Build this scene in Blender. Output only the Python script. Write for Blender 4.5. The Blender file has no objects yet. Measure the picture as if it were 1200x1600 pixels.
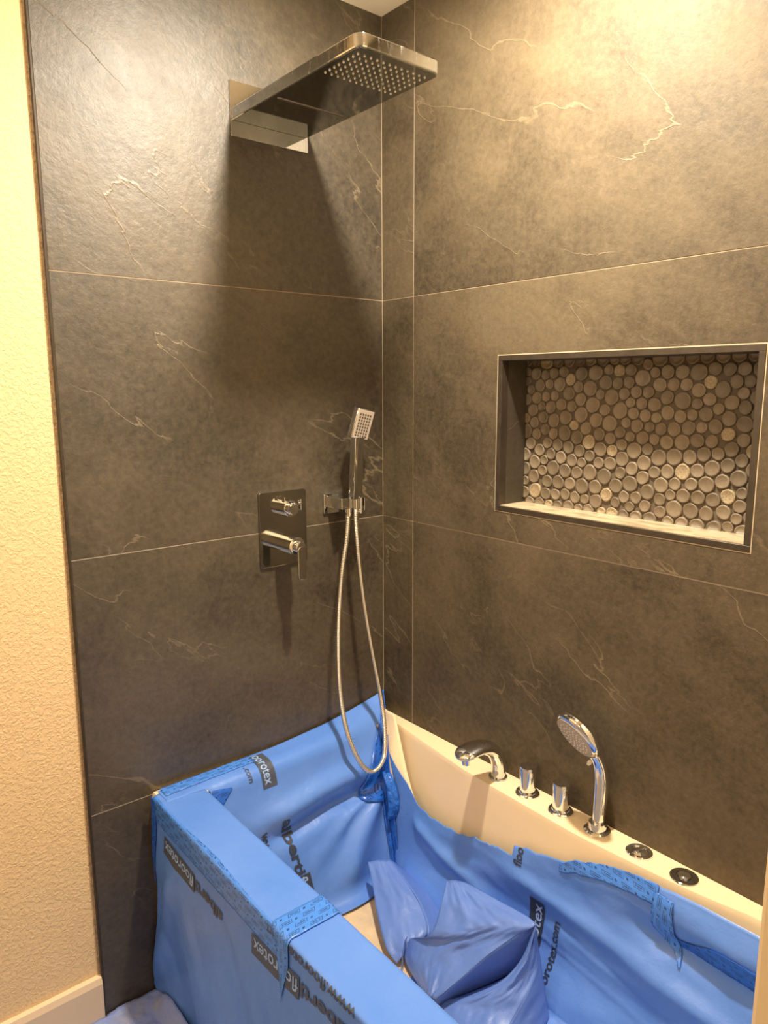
import bpy, bmesh, math, random
import numpy as np
from mathutils import Vector, Matrix, noise
sc = bpy.context.scene
COL = sc.collection
random.seed(4)
R = math.radians

# ---------------------------------------------------------------- camera
def make_camera():
    cam = bpy.data.cameras.new('camera'); o = bpy.data.objects.new('camera', cam); COL.objects.link(o)
    pitch, roll, yaw = 0.1705, -0.0034, 0.6901
    F = Vector((math.sin(yaw)*math.cos(pitch), math.cos(yaw)*math.cos(pitch), -math.sin(pitch)))
    Rt = Vector((math.cos(yaw), -math.sin(yaw), 0)); U = Rt.cross(F)
    R2 = Rt*math.cos(roll)+U*math.sin(roll); U2 = -Rt*math.sin(roll)+U*math.cos(roll)
    m = Matrix((R2, U2, -F)).transposed().to_4x4()
    m.translation = Vector((-1.3273, -1.6116, 1.5005))
    o.matrix_world = m
    cam.sensor_fit = 'VERTICAL'; cam.sensor_height = 24.0; cam.lens = 1139.8/1600*24.0
    cam.clip_start = 0.02
    sc.camera = o
make_camera()

# ---------------------------------------------------------------- world, exposure, lights
w = bpy.data.worlds.new('world'); sc.world = w; w.use_nodes = True
w.node_tree.nodes['Background'].inputs[0].default_value = (1, .9, .78, 1)
w.node_tree.nodes['Background'].inputs[1].default_value = 0.05
vs = sc.view_settings
vs.view_transform = 'Standard'; vs.look = 'None'; vs.gamma = 1; vs.use_curve_mapping = False
vs.exposure = 0.10
def area(name, loc, rot, size, power, col, shape='DISK', sizey=None):
    l = bpy.data.lights.new(name, 'AREA'); l.shape = shape; l.size = size
    if sizey: l.size_y = sizey
    l.energy = power; l.color = col
    o = bpy.data.objects.new(name, l); o.location = loc; o.rotation_euler = rot; COL.objects.link(o)
    return o
WARM = (1.0, .87, .68)
area('shower_light', (-.39, -.70, 2.425), (0, 0, 0), .09, 45, WARM)
def point(name, loc, rad, power, col):
    l = bpy.data.lights.new(name, 'POINT'); l.shadow_soft_size = rad; l.energy = power; l.color = col
    o = bpy.data.objects.new(name, l); o.location = loc; COL.objects.link(o)
point('vanity_light', (-1.95, -.34, 2.00), .06, 30, WARM)
area('room_fill', (-2.05, -1.35, 2.40), (0, R(-14), 0), .30, 7, WARM)  # added fill lamp, brightens the front film and painted wall; no known source

# ---------------------------------------------------------------- node helpers
def newmat(name):
    m = bpy.data.materials.new(name); m.use_nodes = True
    return m, m.node_tree.nodes, m.node_tree.links, m.node_tree.nodes['Principled BSDF']
def M_(n, l, op, a, b=None, c=None):
    x = n.new('ShaderNodeMath'); x.operation = op
    for i, v in enumerate((a, b, c)):
        if v is None: continue
        if isinstance(v, (int, float)): x.inputs[i].default_value = v
        else: l.new(v, x.inputs[i])
    return x.outputs[0]
def NZ(n, l, vec, scale, detail=4, rough=.5, dist=0):
    x = n.new('ShaderNodeTexNoise'); x.inputs['Scale'].default_value = scale
    x.inputs['Detail'].default_value = detail; x.inputs['Roughness'].default_value = rough
    x.inputs['Distortion'].default_value = dist
    if vec is not None: l.new(vec, x.inputs['Vector'])
    return x.outputs['Fac']
def MAPR(n, l, v, a, b, c=0, d=1):
    x = n.new('ShaderNodeMapRange'); l.new(v, x.inputs[0])
    for i, k in enumerate((a, b, c, d)): x.inputs[i+1].default_value = k
    return x.outputs[0]
def MIX(n, l, f, a, b):
    x = n.new('ShaderNodeMix'); x.data_type = 'RGBA'
    if isinstance(f, (int, float)): x.inputs['Factor'].default_value = f
    else: l.new(f, x.inputs['Factor'])
    for s, v in ((6, a), (7, b)):
        if isinstance(v, tuple): x.inputs[s].default_value = (*v[:3], 1)
        else: l.new(v, x.inputs[s])
    return x.outputs[2]
def BUMP(n, l, h, strength, dist, bsdf, prev=None):
    x = n.new('ShaderNodeBump'); x.inputs['Strength'].default_value = strength; x.inputs['Distance'].default_value = dist
    l.new(h, x.inputs['Height'])
    if prev is not None: l.new(prev, x.inputs['Normal'])
    if bsdf: l.new(x.outputs[0], bsdf.inputs['Normal'])
    return x.outputs[0]
def POS(n, l, scale=(1, 1, 1), off=(0, 0, 0), rot=(0, 0, 0)):
    g = n.new('ShaderNodeTexCoord'); m = n.new('ShaderNodeMapping'); l.new(g.outputs['Object'], m.inputs[0])
    m.inputs['Scale'].default_value = scale; m.inputs['Location'].default_value = off; m.inputs['Rotation'].default_value = rot
    return m.outputs[0]
def simple(name, col, rough=.5, metal=0, bump=None, var=None, spec=.5):
    m, n, l, b = newmat(name)
    b.inputs['Base Color'].default_value = (*col, 1); b.inputs['Roughness'].default_value = rough
    b.inputs['Metallic'].default_value = metal; b.inputs['Specular IOR Level'].default_value = spec
    p = POS(n, l)
    if var:
        f = MAPR(n, l, NZ(n, l, p, var[0], 5, .6), .3, .7)
        l.new(MIX(n, l, f, col, var[1]), b.inputs['Base Color'])
    if bump: BUMP(n, l, NZ(n, l, p, bump[0], 4, .6), bump[1], bump[2], b)
    return m

def tile_mat(name, seed, a, c, vein, rot, rga=.50, rgb=.62, spec=.6):
    """slate-look porcelain: clouds, chalky bloom, long pale veins along one slanted direction"""
    m, n, l, b = newmat(name)
    p = POS(n, l, off=(seed, seed*.7, seed*1.3))
    mp = n.new('ShaderNodeMapping'); l.new(POS(n, l, rot=rot), mp.inputs[0])
    mp.inputs['Scale'].default_value = (.34, .34, 1) if rot[1] else ((1, .34, 1) if rot[0] else (1, 1, 1))
    mp.inputs['Location'].default_value = (seed*2, seed, 3)
    pr = mp.outputs[0]
    big = NZ(n, l, p, 1.6, 5, .6, .5); mid = NZ(n, l, p, 7, 7, .66, .25); strk = NZ(n, l, pr, 9, 7, .68, .2); fine = NZ(n, l, p, 70, 6, .72)
    f = M_(n, l, 'ADD', M_(n, l, 'MULTIPLY', big, .5), M_(n, l, 'ADD', M_(n, l, 'MULTIPLY', mid, .25), M_(n, l, 'MULTIPLY', strk, .25)))
    colr = MIX(n, l, MAPR(n, l, f, .42, .58), a, c)
    colr = MIX(n, l, MAPR(n, l, fine, .35, .8, 0, .30), colr, vein)
    def line(sc_, det, wdt, lvl, s_off, vec):
        v = NZ(n, l, vec, sc_, det, .5, .25); r = M_(n, l, 'ABSOLUTE', M_(n, l, 'SUBTRACT', v, lvl))
        return v, MAPR(n, l, r, 0, wdt, 1, 0)
    v1, l1 = line(1.5, 7, .0020, .5, 0, pr); v2, l2 = line(2.6, 8, .0028, .46, 0, pr); v3, l3 = line(2.2, 7, .0022, .55, 0, pr)
    mk = MAPR(n, l, NZ(n, l, p, 2.6, 3), .48, .60); mk2 = MAPR(n, l, NZ(n, l, p, 4.1, 3), .50, .60); mk3 = MAPR(n, l, NZ(n, l, p, 3.3, 2), .52, .40)
    ln = M_(n, l, 'MAXIMUM', M_(n, l, 'MULTIPLY', l1, mk), M_(n, l, 'MAXIMUM', M_(n, l, 'MULTIPLY', l2, mk2), M_(n, l, 'MULTIPLY', M_(n, l, 'MULTIPLY', l3, mk3), mk2)))
    colr = MIX(n, l, M_(n, l, 'MULTIPLY', ln, .55), colr, vein)
    l.new(colr, b.inputs['Base Color'])
    l.new(MAPR(n, l, mid, .3, .7, rga, rgb), b.inputs['Roughness'])
    b.inputs['Specular IOR Level'].default_value = spec
    h1 = BUMP(n, l, M_(n, l, 'ADD', v1, M_(n, l, 'MULTIPLY', v2, .6)), .40, .016, None)
    h2 = BUMP(n, l, M_(n, l, 'ADD', mid, strk), .32, .0050, None, h1)
    h3 = BUMP(n, l, ln, .5, .0012, None, h2)
    BUMP(n, l, fine, .45, .0018, b, h3)
    return m
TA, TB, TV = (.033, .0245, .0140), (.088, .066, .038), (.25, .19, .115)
TILES_A = [tile_mat('slate_a%d' % i, 3.1*i+1, tuple(k*.70 for k in TA), tuple(k*.80 for k in TB), TV, (0, R(-34), 0), .44, .54, .95) for i in range(4)]  # same slate darkened: the dimmer look of this wall is put into the colours
TILES_B = [tile_mat('slate_b%d' % i, 2.3*i+11, tuple(k*1.3 for k in TA), tuple(k*1.2 for k in TB), TV, (R(-30), 0, 0), .58, .70, .35) for i in range(4)]  # same slate lightened: the brighter lighting of this wall is put into the colours
GROUT = simple('grout', (.34, .265, .18), .9, bump=(300, .3, .001))
SUB = simple('backer', (.35, .29, .22), .9)
TRIM = simple('dark_metal_trim', (.040, .030, .021), .42, .3, var=(30, (.065, .05, .035)))
LINER = tile_mat('niche_liner', 31, (.03, .025, .018), (.045, .036, .025), (.13, .1, .07), (0, 0, 0))

def wall_mat():
    m, n, l, b = newmat('orange_peel_paint')
    p = POS(n, l)
    b.inputs['Base Color'].default_value = (.90, .65, .355, 1)
    b.inputs['Roughness'].default_value = .62
    a = NZ(n, l, p, 130, 3, .55, .6); c = NZ(n, l, p, 300, 2, .5, .3)
    h = M_(n, l, 'ADD', MAPR(n, l, a, .44, .6), M_(n, l, 'MULTIPLY', c, .4))
    BUMP(n, l, h, .45, .0020, b)
    return m
PAINT = wall_mat()
CREAM = simple('smooth_cream_paint', (.86, .69, .44), .5, bump=(40, .1, .001))
TRIMW = simple('painted_wood', (.80, .62, .42), .45)
ROOMC = simple('room_paint', (.55, .44, .29), .6)
CEIL = simple('ceiling_paint', (.87, .76, .56), .8, bump=(60, .4, .003))
def chrome(name, rough, col=(.76, .78, .80), smear=0):
    m, n, l, b = newmat(name)
    b.inputs['Base Color'].default_value = (*col, 1); b.inputs['Metallic'].default_value = 1
    b.inputs['Roughness'].default_value = rough
    if smear:
        p = POS(n, l, scale=(1, 1, .25)); f = NZ(n, l, p, 90, 5, .7)
        l.new(MAPR(n, l, f, .5, .75, rough, smear), b.inputs['Roughness'])
    return m
CHROME = chrome('chrome', .05)
CHROME_DUSTY = chrome('dusty_chrome', .07, (.58, .60, .60), .40)
NICKEL = chrome('dark_chrome', .10, (.44, .45, .44))
HOSE = chrome('hose_metal', .2, (.84, .80, .68))
RUBBER = simple('nozzle_rubber', (.75, .70, .60), .4)
DARK = simple('nozzle_dark', (.09, .07, .05), .5)
GREYFACE = simple('spray_face_grey', (.42, .36, .30), .35)
ACRYL = simple('cream_acrylic', (.88, .70, .46), .22, bump=(8, .05, .002))

def film_mat(name, base, alt, rough=.36, bump=.25, dirt=False):
    m, n, l, b = newmat(name)
    p = POS(n, l)
    f = NZ(n, l, p, 5, 4, .5); col = MIX(n, l, MAPR(n, l, f, .3, .7), base, alt)
    if dirt:
        d = MAPR(n, l, NZ(n, l, p, 14, 6, .7), .5, .62); col = MIX(n, l, M_(n, l, 'MULTIPLY', d, .6), col, (.33, .32, .36))
    l.new(col, b.inputs['Base Color']); b.inputs['Roughness'].default_value = rough
    b.inputs['Specular IOR Level'].default_value = .5
    h = BUMP(n, l, NZ(n, l, p, 26, 5, .6, .4), bump, .006, None)
    BUMP(n, l, NZ(n, l, p, 380, 3, .6), .25, .0006, b, h)
    return m
FILM = film_mat('blue_film', (.088, .230, .71), (.125, .275, .76), .33)
FILM2 = film_mat('blue_film_crumpled', (.10, .20, .60), (.13, .24, .66), .4, .35)
FILMF = film_mat('blue_film_dirty', (.22, .30, .66), (.28, .34, .62), .35, .8, True)
PRINT = simple('grey_print', (.035, .045, .075), .45)
PRINTL = simple('light_print', (.30, .46, .80), .45)
PRINTM = simple('mid_grey_print', (.062, .075, .11), .45)
def tape_mat(name, base, ink, seed=0):
    m, n, l, b = newmat(name)
    uv = n.new('ShaderNodeUVMap'); sep = n.new('ShaderNodeSeparateXYZ'); l.new(uv.outputs[0], sep.inputs[0])
    u0, v0 = sep.outputs[0], sep.outputs[1]
    # slanted lattice of little outlined labels, short bars of print and dots
    u = M_(n, l, 'ADD', u0, M_(n, l, 'MULTIPLY', v0, .55))
    vr = M_(n, l, 'DIVIDE', v0, .0140); row = M_(n, l, 'FLOOR', vr); fv = M_(n, l, 'SUBTRACT', M_(n, l, 'FRACT', vr), .5)
    uu = M_(n, l, 'ADD', M_(n, l, 'DIVIDE', u, .050), M_(n, l, 'MULTIPLY', row, .37)); fu = M_(n, l, 'SUBTRACT', M_(n, l, 'FRACT', uu), .5)
    au = M_(n, l, 'ABSOLUTE', M_(n, l, 'ADD', fu, .08)); av = M_(n, l, 'ABSOLUTE', fv)
    outer = M_(n, l, 'MULTIPLY', M_(n, l, 'LESS_THAN', au, .26), M_(n, l, 'LESS_THAN', av, .30))
    inner = M_(n, l, 'MULTIPLY', M_(n, l, 'LESS_THAN', au, .235), M_(n, l, 'LESS_THAN', av, .21))
    bar = M_(n, l, 'MULTIPLY', M_(n, l, 'LESS_THAN', au, .17), M_(n, l, 'LESS_THAN', av, .07))
    ring = M_(n, l, 'MAXIMUM', M_(n, l, 'SUBTRACT', outer, inner), bar)
    du = M_(n, l, 'ABSOLUTE', M_(n, l, 'SUBTRACT', fu, .36))
    dot = M_(n, l, 'MULTIPLY', M_(n, l, 'LESS_THAN', du, .05), M_(n, l, 'LESS_THAN', av, .16))
    k = M_(n, l, 'MAXIMUM', ring, dot)
    p = POS(n, l); br = MAPR(n, l, NZ(n, l, p, 110, 2), .36, .42); k = M_(n, l, 'MULTIPLY', k, br)
    l.new(MIX(n, l, M_(n, l, 'MULTIPLY', k, .85), base, ink), b.inputs['Base Color'])
    b.inputs['Roughness'].default_value = .22
    h = NZ(n, l, p, 60, 4, .6, .6); BUMP(n, l, h, .35, .004, b)
    return m
TAPE = tape_mat('blue_tape', (.07, .24, .78), (.02, .04, .12))
TAPED = tape_mat('blue_tape_dark', (.02, .13, .62), (.01, .03, .10))
PAPER = simple('tan_backing', (.78, .60, .38), .8, var=(30, (.62, .48, .33)))

# ---------------------------------------------------------------- object helpers
def link(o, parent=None):
    COL.objects.link(o)
    if parent: o.parent = parent
    return o
def tag(o, label=None, cat=None, group=None, kind=None):
    if label: o['label'] = label
    if cat: o['category'] = cat
    if group: o['group'] = group
    if kind: o['kind'] = kind
    return o
def empty(name, loc, label=None, cat=None, group=None):
    o = bpy.data.objects.new(name, None); o.empty_display_size = .05; o.location = loc; link(o)
    return tag(o, label, cat, group)
def pm(name, V, Fc, mat, parent=None, smooth=False, uv=None):
    """mesh from world coordinates; vertices go into the parent's frame (parents are only translated)"""
    off = Vector((0, 0, 0))
    q = parent
    while q: off += Vector(q.location); q = q.parent
    me = bpy.data.meshes.new(name)
    me.from_pydata([tuple(Vector(v)-off) for v in V], [], Fc)
    if uv is not None:
        L = me.uv_layers.new(name='UVMap')
        for lp in me.loops: L.data[lp.index].uv = uv[lp.vertex_index]
    me.materials.append(mat); me.update()
    if smooth: me.polygons.foreach_set('use_smooth', [True]*len(me.polygons))
    return link(bpy.data.objects.new(name, me), parent)
def bmo(name, bm, mat, parent=None, smooth=False, angle=None):
    off = Vector((0, 0, 0)); q = parent
    while q: off += Vector(q.location); q = q.parent
    bmesh.ops.translate(bm, verts=bm.verts, vec=-off)
    bmesh.ops.recalc_face_normals(bm, faces=bm.faces)
    me = bpy.data.meshes.new(name); bm.to_mesh(me); bm.free(); me.materials.append(mat)
    if smooth:
        me.polygons.foreach_set('use_smooth', [True]*len(me.polygons))
        if angle: me.set_sharp_from_angle(angle=R(angle))
    return link(bpy.data.objects.new(name, me), parent)
def bm_box(bm, lo, hi, bev=0, seg=2, mtx=None):
    r = bmesh.ops.create_cube(bm, size=1)
    vs_ = r['verts']
    for v in vs_:
        v.co = Vector([(lo[i]+hi[i])/2 + v.co[i]*(hi[i]-lo[i]) for i in range(3)])
    if bev:
        es = list({e for v in vs_ for e in v.link_edges})
        rr = bmesh.ops.bevel(bm, geom=es, offset=bev, segments=seg, profile=.5, affect='EDGES')
        vs_ = list({v for f in rr['faces'] for v in f.verts} | {v for v in vs_ if v.is_valid})
    if mtx is not None: bmesh.ops.transform(bm, matrix=mtx, verts=[v for v in vs_ if v.is_valid])
    return vs_
def box(name, lo, hi, mat, parent=None, bev=0, seg=2):
    bm = bmesh.new(); bm_box(bm, lo, hi, bev, seg); return bmo(name, bm, mat, parent)
def lathe_mesh(bm, prof, c, axis, seg=28, e1=None):
    """prof: (radius, height along axis)"""
    ax = Vector(axis).normalized(); a = Vector(e1) if e1 else ax.orthogonal(); a.normalize(); b = ax.cross(a)
    rings = []
    for r, h in prof:
        if r < 1e-6: rings.append([bm.verts.new(Vector(c)+ax*h)]); continue
        rings.append([bm.verts.new(Vector(c)+ax*h+(a*math.cos(t)+b*math.sin(t))*r) for t in [2*math.pi*i/seg for i in range(seg)]])
    for p, q in zip(rings, rings[1:]):
        for i in range(seg):
            j = (i+1) % seg
            if len(p) == 1 and len(q) == 1: continue
            if len(p) == 1: bm.faces.new((p[0], q[i], q[j]))
            elif len(q) == 1: bm.faces.new((p[i], p[j], q[0]))
            else: bm.faces.new((p[i], p[j], q[j], q[i]))
def lathe(name, prof, c, axis, mat, parent=None, seg=28, angle=18):
    bm = bmesh.new(); lathe_mesh(bm, prof, c, axis, seg); return bmo(name, bm, mat, parent, True, angle)
def tube(name, pts, radii, mat, parent=None, seg=16, sect=None, cap=True, up=(0, 1, 0), angle=None):
    """sweep; radii: float or list or list of (a,b) half sizes; sect: unit section points"""
    pts = [Vector(p) for p in pts]; n = len(pts)
    if sect is None: sect = [(math.cos(2*math.pi*i/seg), math.sin(2*math.pi*i/seg)) for i in range(seg)]
    bm = bmesh.new(); rings = []; U = Vector(up)
    for i, p in enumerate(pts):
        t = (pts[min(i+1, n-1)]-pts[max(i-1, 0)]).normalized()
        a = (U-t*U.dot(t)).normalized(); b = t.cross(a)
        r = radii[i] if isinstance(radii, list) else radii
        ra, rb = r if isinstance(r, tuple) else (r, r)
        rings.append([bm.verts.new(p+a*x*ra+b*y*rb) for x, y in sect])
    m = len(sect)
    for p, q in zip(rings, rings[1:]):
        for i in range(m): bm.faces.new((p[i], p[(i+1) % m], q[(i+1) % m], q[i]))
    if cap: bm.faces.new(rings[0]); bm.faces.new(rings[-1])
    return bmo(name, bm, mat, parent, True, angle)
def spline(P, n):
    P = [Vector(p) for p in P]; Q = [2*P[0]-P[1]]+P+[2*P[-1]-P[-2]]; out = []
    for i in range(1, len(Q)-2):
        for k in range(n):
            t = k/n; a, b, c, d = Q[i-1], Q[i], Q[i+1], Q[i+2]
            out.append(.5*((2*b)+(c-a)*t+(2*a-5*b+4*c-d)*t*t+(3*b-a-3*c+d)*t**3))
    out.append(P[-1]); return out
def interp(T, x):
    if x <= T[0][0]: return T[0][1]
    for (a, p), (b, q) in zip(T, T[1:]):
        if x <= b:
            k = (x-a)/(b-a)
            if isinstance(p, (tuple, Vector)): return Vector(p)*(1-k)+Vector(q)*k
            return p*(1-k)+q*k
    return T[-1][1]
def sm(a, b, x):
    t = max(0, min(1, (x-a)/(b-a))); return t*t*(3-2*t)
def G(x, c, s): return math.exp(-((x-c)/s)**2)

# ---------------------------------------------------------------- room shell
YC = -1.40          # face of the near end wall
XE = -.872          # left edge of the tiling
ZT = 2.448
ROW = [0, .53, 1.132, 1.734, ZT]
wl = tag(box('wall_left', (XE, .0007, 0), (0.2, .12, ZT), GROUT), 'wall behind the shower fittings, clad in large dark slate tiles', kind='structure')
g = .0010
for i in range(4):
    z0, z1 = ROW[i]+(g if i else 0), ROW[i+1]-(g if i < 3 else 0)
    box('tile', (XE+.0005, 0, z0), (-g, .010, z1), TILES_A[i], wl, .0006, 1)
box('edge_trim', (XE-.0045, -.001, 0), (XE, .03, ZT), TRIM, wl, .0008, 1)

# niche numbers
NY0, NY1, NZ0, NZ1, NW, ND = -1.041, -.430, 1.202, 1.571, .0125, .094
def wall_right():
    bm = bmesh.new()
    x0, x1 = .0007, ND+.06
    def sl(y0, y1, za, zb, xa=x0): bm_box(bm, (xa, y0, za), (x1, y1, zb))
    sl(YC-.12, NY0, 0, ZT); sl(NY1, 0.0016, 0, ZT); sl(NY0, NY1, 0, NZ0); sl(NY0, NY1, NZ1, ZT); sl(NY0, NY1, NZ0, NZ1, ND)
    o = tag(bmo('wall_right', bm, GROUT), 'long wall behind the tub with the pebble niche, dark slate tiles', kind='structure')
    cols = [(-.129+g, -.0005), (-1.331+g, -.129-g), (YC+.001, -1.331-g)]
    for i in range(4):
        z0, z1 = ROW[i]+(g if i else 0), ROW[i+1]-(g if i < 3 else 0)
        for j, (a, b) in enumerate(cols):
            if i == 2 and j == 1:
                bm = bmesh.new(); V = []
                for x in (0, .010):
                    for (y0, y1, za, zb) in ((a, b, z0, z1), (NY0, NY1, NZ0, NZ1)):
                        V += [bm.verts.new((x, y, z)) for y, z in ((y0, za), (y1, za), (y1, zb), (y0, zb))]
                for k in range(4):
                    q = (k+1) % 4
                    bm.faces.new((V[k], V[q], V[4+q], V[4+k])); bm.faces.new((V[8+k], V[8+q], V[12+q], V[12+k]))
                    bm.faces.new((V[k], V[q], V[8+q], V[8+k])); bm.faces.new((V[4+k], V[4+q], V[12+q], V[12+k]))
                bmo('tile', bm, TILES_B[i], o)
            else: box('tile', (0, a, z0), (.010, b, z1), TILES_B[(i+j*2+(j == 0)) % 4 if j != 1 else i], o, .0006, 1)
    # frame strips round the niche
    e = .0015
    tr = [box('niche_trim', (-e, NY0, NZ1-NW), (.022, NY1, NZ1), TRIM, o, .0006, 1),
          box('niche_trim', (-e, NY0, NZ0), (.022, NY1, NZ0+NW), TRIM, o, .0006, 1),
          box('niche_trim', (-e, NY1-NW, NZ0+NW), (.022, NY1, NZ1-NW), TRIM, o, .0006, 1),
          box('niche_trim', (-e, NY0, NZ0+NW), (.022, NY0+NW, NZ1-NW), TRIM, o, .0006, 1)]
    yi0, yi1, zi0, zi1 = NY0+NW, NY1-NW, NZ0+NW, NZ1-NW
    # pale bead of grout round the frame
    bm = bmesh.new()
    for lo, hi in (((-.0004, NY0-.002, NZ0-.002), (.002, NY1+.002, NZ0)), ((-.0004, NY0-.002, NZ1), (.002, NY1+.002, NZ1+.002)),
                   ((-.0004, NY0-.002, NZ0), (.002, NY0, NZ1)), ((-.0004, NY1, NZ0), (.002, NY1+.002, NZ1))): bm_box(bm, lo, hi)
    bmo('grout_bead', bm, simple('pale_grout', (.5, .41, .29), .9), o)
    box('niche_side', (.022, yi1, zi0), (ND, NY1, zi1), LINER, o); box('niche_side', (.022, NY0, zi0), (ND, yi0, zi1), LINER, o)
    box('niche_top', (.022, NY0, zi1), (ND, NY1, NZ1), LINER, o)
    m, n, l, b = newmat('honed_sill'); p = POS(n, l, scale=(1, .45, 1)); f = NZ(n, l, p, 38, 4, .55, .3)
    l.new(MIX(n, l, MAPR(n, l, f, .47, .6), (.52, .41, .27), (.33, .26, .17)), b.inputs['Base Color']); b.inputs['Roughness'].default_value = .3
    s = box('niche_sill', (.004, yi0, NZ0+.004), (ND, yi1, NZ0+NW+.0012), m, o); s['label'] = 'pale stone sill of the niche'
    box('niche_backing', (ND-.0008, NY0, NZ0), (ND+.02, NY1, NZ1), simple('mosaic_grout', (.105, .08, .055), .85, bump=(200, .4, .001)), o)
    # pebble mosaic: relaxed circles cut by their neighbours
    W, H = yi1-yi0, zi1-zi0
    rs = np.random.RandomState(5); N = 262
    P = rs.rand(N, 2)*[W, H]; rad = rs.choice([.0112, .0128, .0142, .0158, .0172], N, p=[.17, .25, .26, .2, .12])
    rad *= math.sqrt(W*H*.985/(np.pi*(rad**2).sum()*1.06))
    for it in range(400):
        D = P[:, None]-P[None]; d = np.sqrt((D**2).sum(-1))+1e-9; np.fill_diagonal(d, 9)
        ov = np.clip((rad[:, None]+rad[None])*1.04-d, 0, None)
        P += (D/d[..., None]*ov[..., None]).sum(1)*.32
        P[:, 0] = np.clip(P[:, 0], .002, W-.002); P[:, 1] = np.clip(P[:, 1], .002, H-.002)
    mats = []
    for k, (c1, c2) in enumerate((((.145, .112, .074), (.185, .143, .096)), ((.12, .093, .062), (.16, .125, .083)), ((.17, .133, .09), (.215, .17, .115)))):
        mats.append(simple('pebble_%d' % k, c1, .5, bump=(120, .3, .001), var=(70, c2)))
    sp = simple('speckled_pebble', (.20, .155, .095), .5, bump=(420, .8, .0012), var=(260, (.40, .32, .20)))
    rim = None
    X = ND
    for i in range(N):
        nb = [(j, math.hypot(*(P[j]-P[i]))) for j in range(N) if j != i]; nb = [(j, d_) for j, d_ in nb if d_ < .06]
        rr = []
        S = 16
        for s_ in range(S):
            t = 2*math.pi*s_/S; r = rad[i]*(1+.05*math.sin(2*t+i)+.03*math.sin(3*t+i*2))
            for j, d_ in nb:
                ca = math.cos(t-math.atan2(P[j][1]-P[i][1], P[j][0]-P[i][0]))
                if ca > .2: r = min(r, (d_*rad[i]/(rad[i]+rad[j])-.0006)/ca)
            rr.append(r)
        rr = [(rr[k-1]+2*rr[k]+rr[(k+1) % S])/4 for k in range(S)]
        V, F_ = [], []; hgt = .0045+.0015*rs.rand()
        for (f_, hx) in ((1.0, 0), (1.0, hgt*.65), (.93, hgt), (.80, hgt), (.74, hgt-.0005)):
            for k in range(S):
                t = 2*math.pi*k/S
                y = min(max(P[i][0]+math.cos(t)*rr[k]*f_, .0004), W-.0004); z = min(max(P[i][1]+math.sin(t)*rr[k]*f_, .0004), H-.0004)
                V.append((X-hx, yi0+y, zi0+.001+z))
        for q in range(4):
            for k in range(S): F_.append((q*S+k, q*S+(k+1) % S, (q+1)*S+(k+1) % S, (q+1)*S+k))
        F_.append(tuple(range(4*S, 5*S)))
        mt = sp if rs.rand() < .10 else mats[rs.randint(3)]
        pm('pebble', V, F_, mt, o, True)
    return o
wall_right()
tag(box('floor', (-2.8, -3.2, -.1), (.2, .12, 0), simple('floor_tile', (.20, .165, .125), .5)), 'floor of the bathroom', kind='structure')
tag(box('ceiling', (-2.8, -3.2, ZT), (.2, .12, ZT+.1), CEIL), 'cream ceiling', kind='structure')
tag(box('wall_paint', (-2.8, .0105, 0), (XE-.0045, .12, ZT), PAINT), 'cream wall with orange peel texture left of the tiles', kind='structure').name = 'wall_back'
tag(box('wall_near', (-.762, YC-.12, 0), (0.0, YC, ZT), CREAM, bev=.004), 'smooth cream end wall of the tub alcove, nearest the camera', kind='structure')
tag(box('wall_far_left', (-2.9, -3.2, 0), (-2.8, .12, ZT), ROOMC), 'cream wall on the left of the room', kind='structure')
tag(box('wall_behind', (-2.8, -3.3, 0), (.2, -3.2, ZT), ROOMC), 'cream wall behind the camera', kind='structure')
tag(box('wall_outer', (0.0, -3.2, 0), (.2, YC-.12, ZT), ROOMC), 'cream wall beside the camera', kind='structure')
# scruffy caulk/plaster line between paint and trim
V, F_ = [], []
N = 420
for i in range(N+1):
    z = ZT*i/N
    k = max(0, noise.noise(Vector((0, 0, z*3.1))))
    wv = .0035+.006*sm(.05, .35, k)*(.4+abs(noise.noise(Vector((3, 0, z*90)))))+.001*noise.noise(Vector((9, 1, z*60)))
    V += [(XE-.0045, .0105, z), (XE-.0045, .0085-.002*sm(.05, .3, k), z), (XE-.0045-wv, .0100, z), (XE-.0045-wv-.001, .0105, z)]
for i in range(N):
    for q in range(3): a = i*4+q; F_.append((a, a+1, a+5, a+4))
tag(pm('trim_1', V, F_, simple('rough_plaster', (.62, .44, .25), .9, bump=(260, .9, .004), var=(150, (.30, .22, .14)))), 'rough plaster edge beside the tile trim', kind='structure')
# baseboard
bm = bmesh.new()
prof = [(.0105, 0), (-.006, 0), (-.006, .098), (-.001, .112), (.0105, .114)]
ends = [[bm.verts.new((x, y, z)) for y, z in prof] for x in (-2.8, XE-.005)]
for k in range(5): bm.faces.new((ends[0][k], ends[0][(k+1) % 5], ends[1][(k+1) % 5], ends[1][k]))
bm.faces.new(ends[0]); bm.faces.new(ends[1])
tag(bmo('baseboard_left', bm, TRIMW), 'pale painted baseboard under the textured wall', kind='structure')
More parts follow.
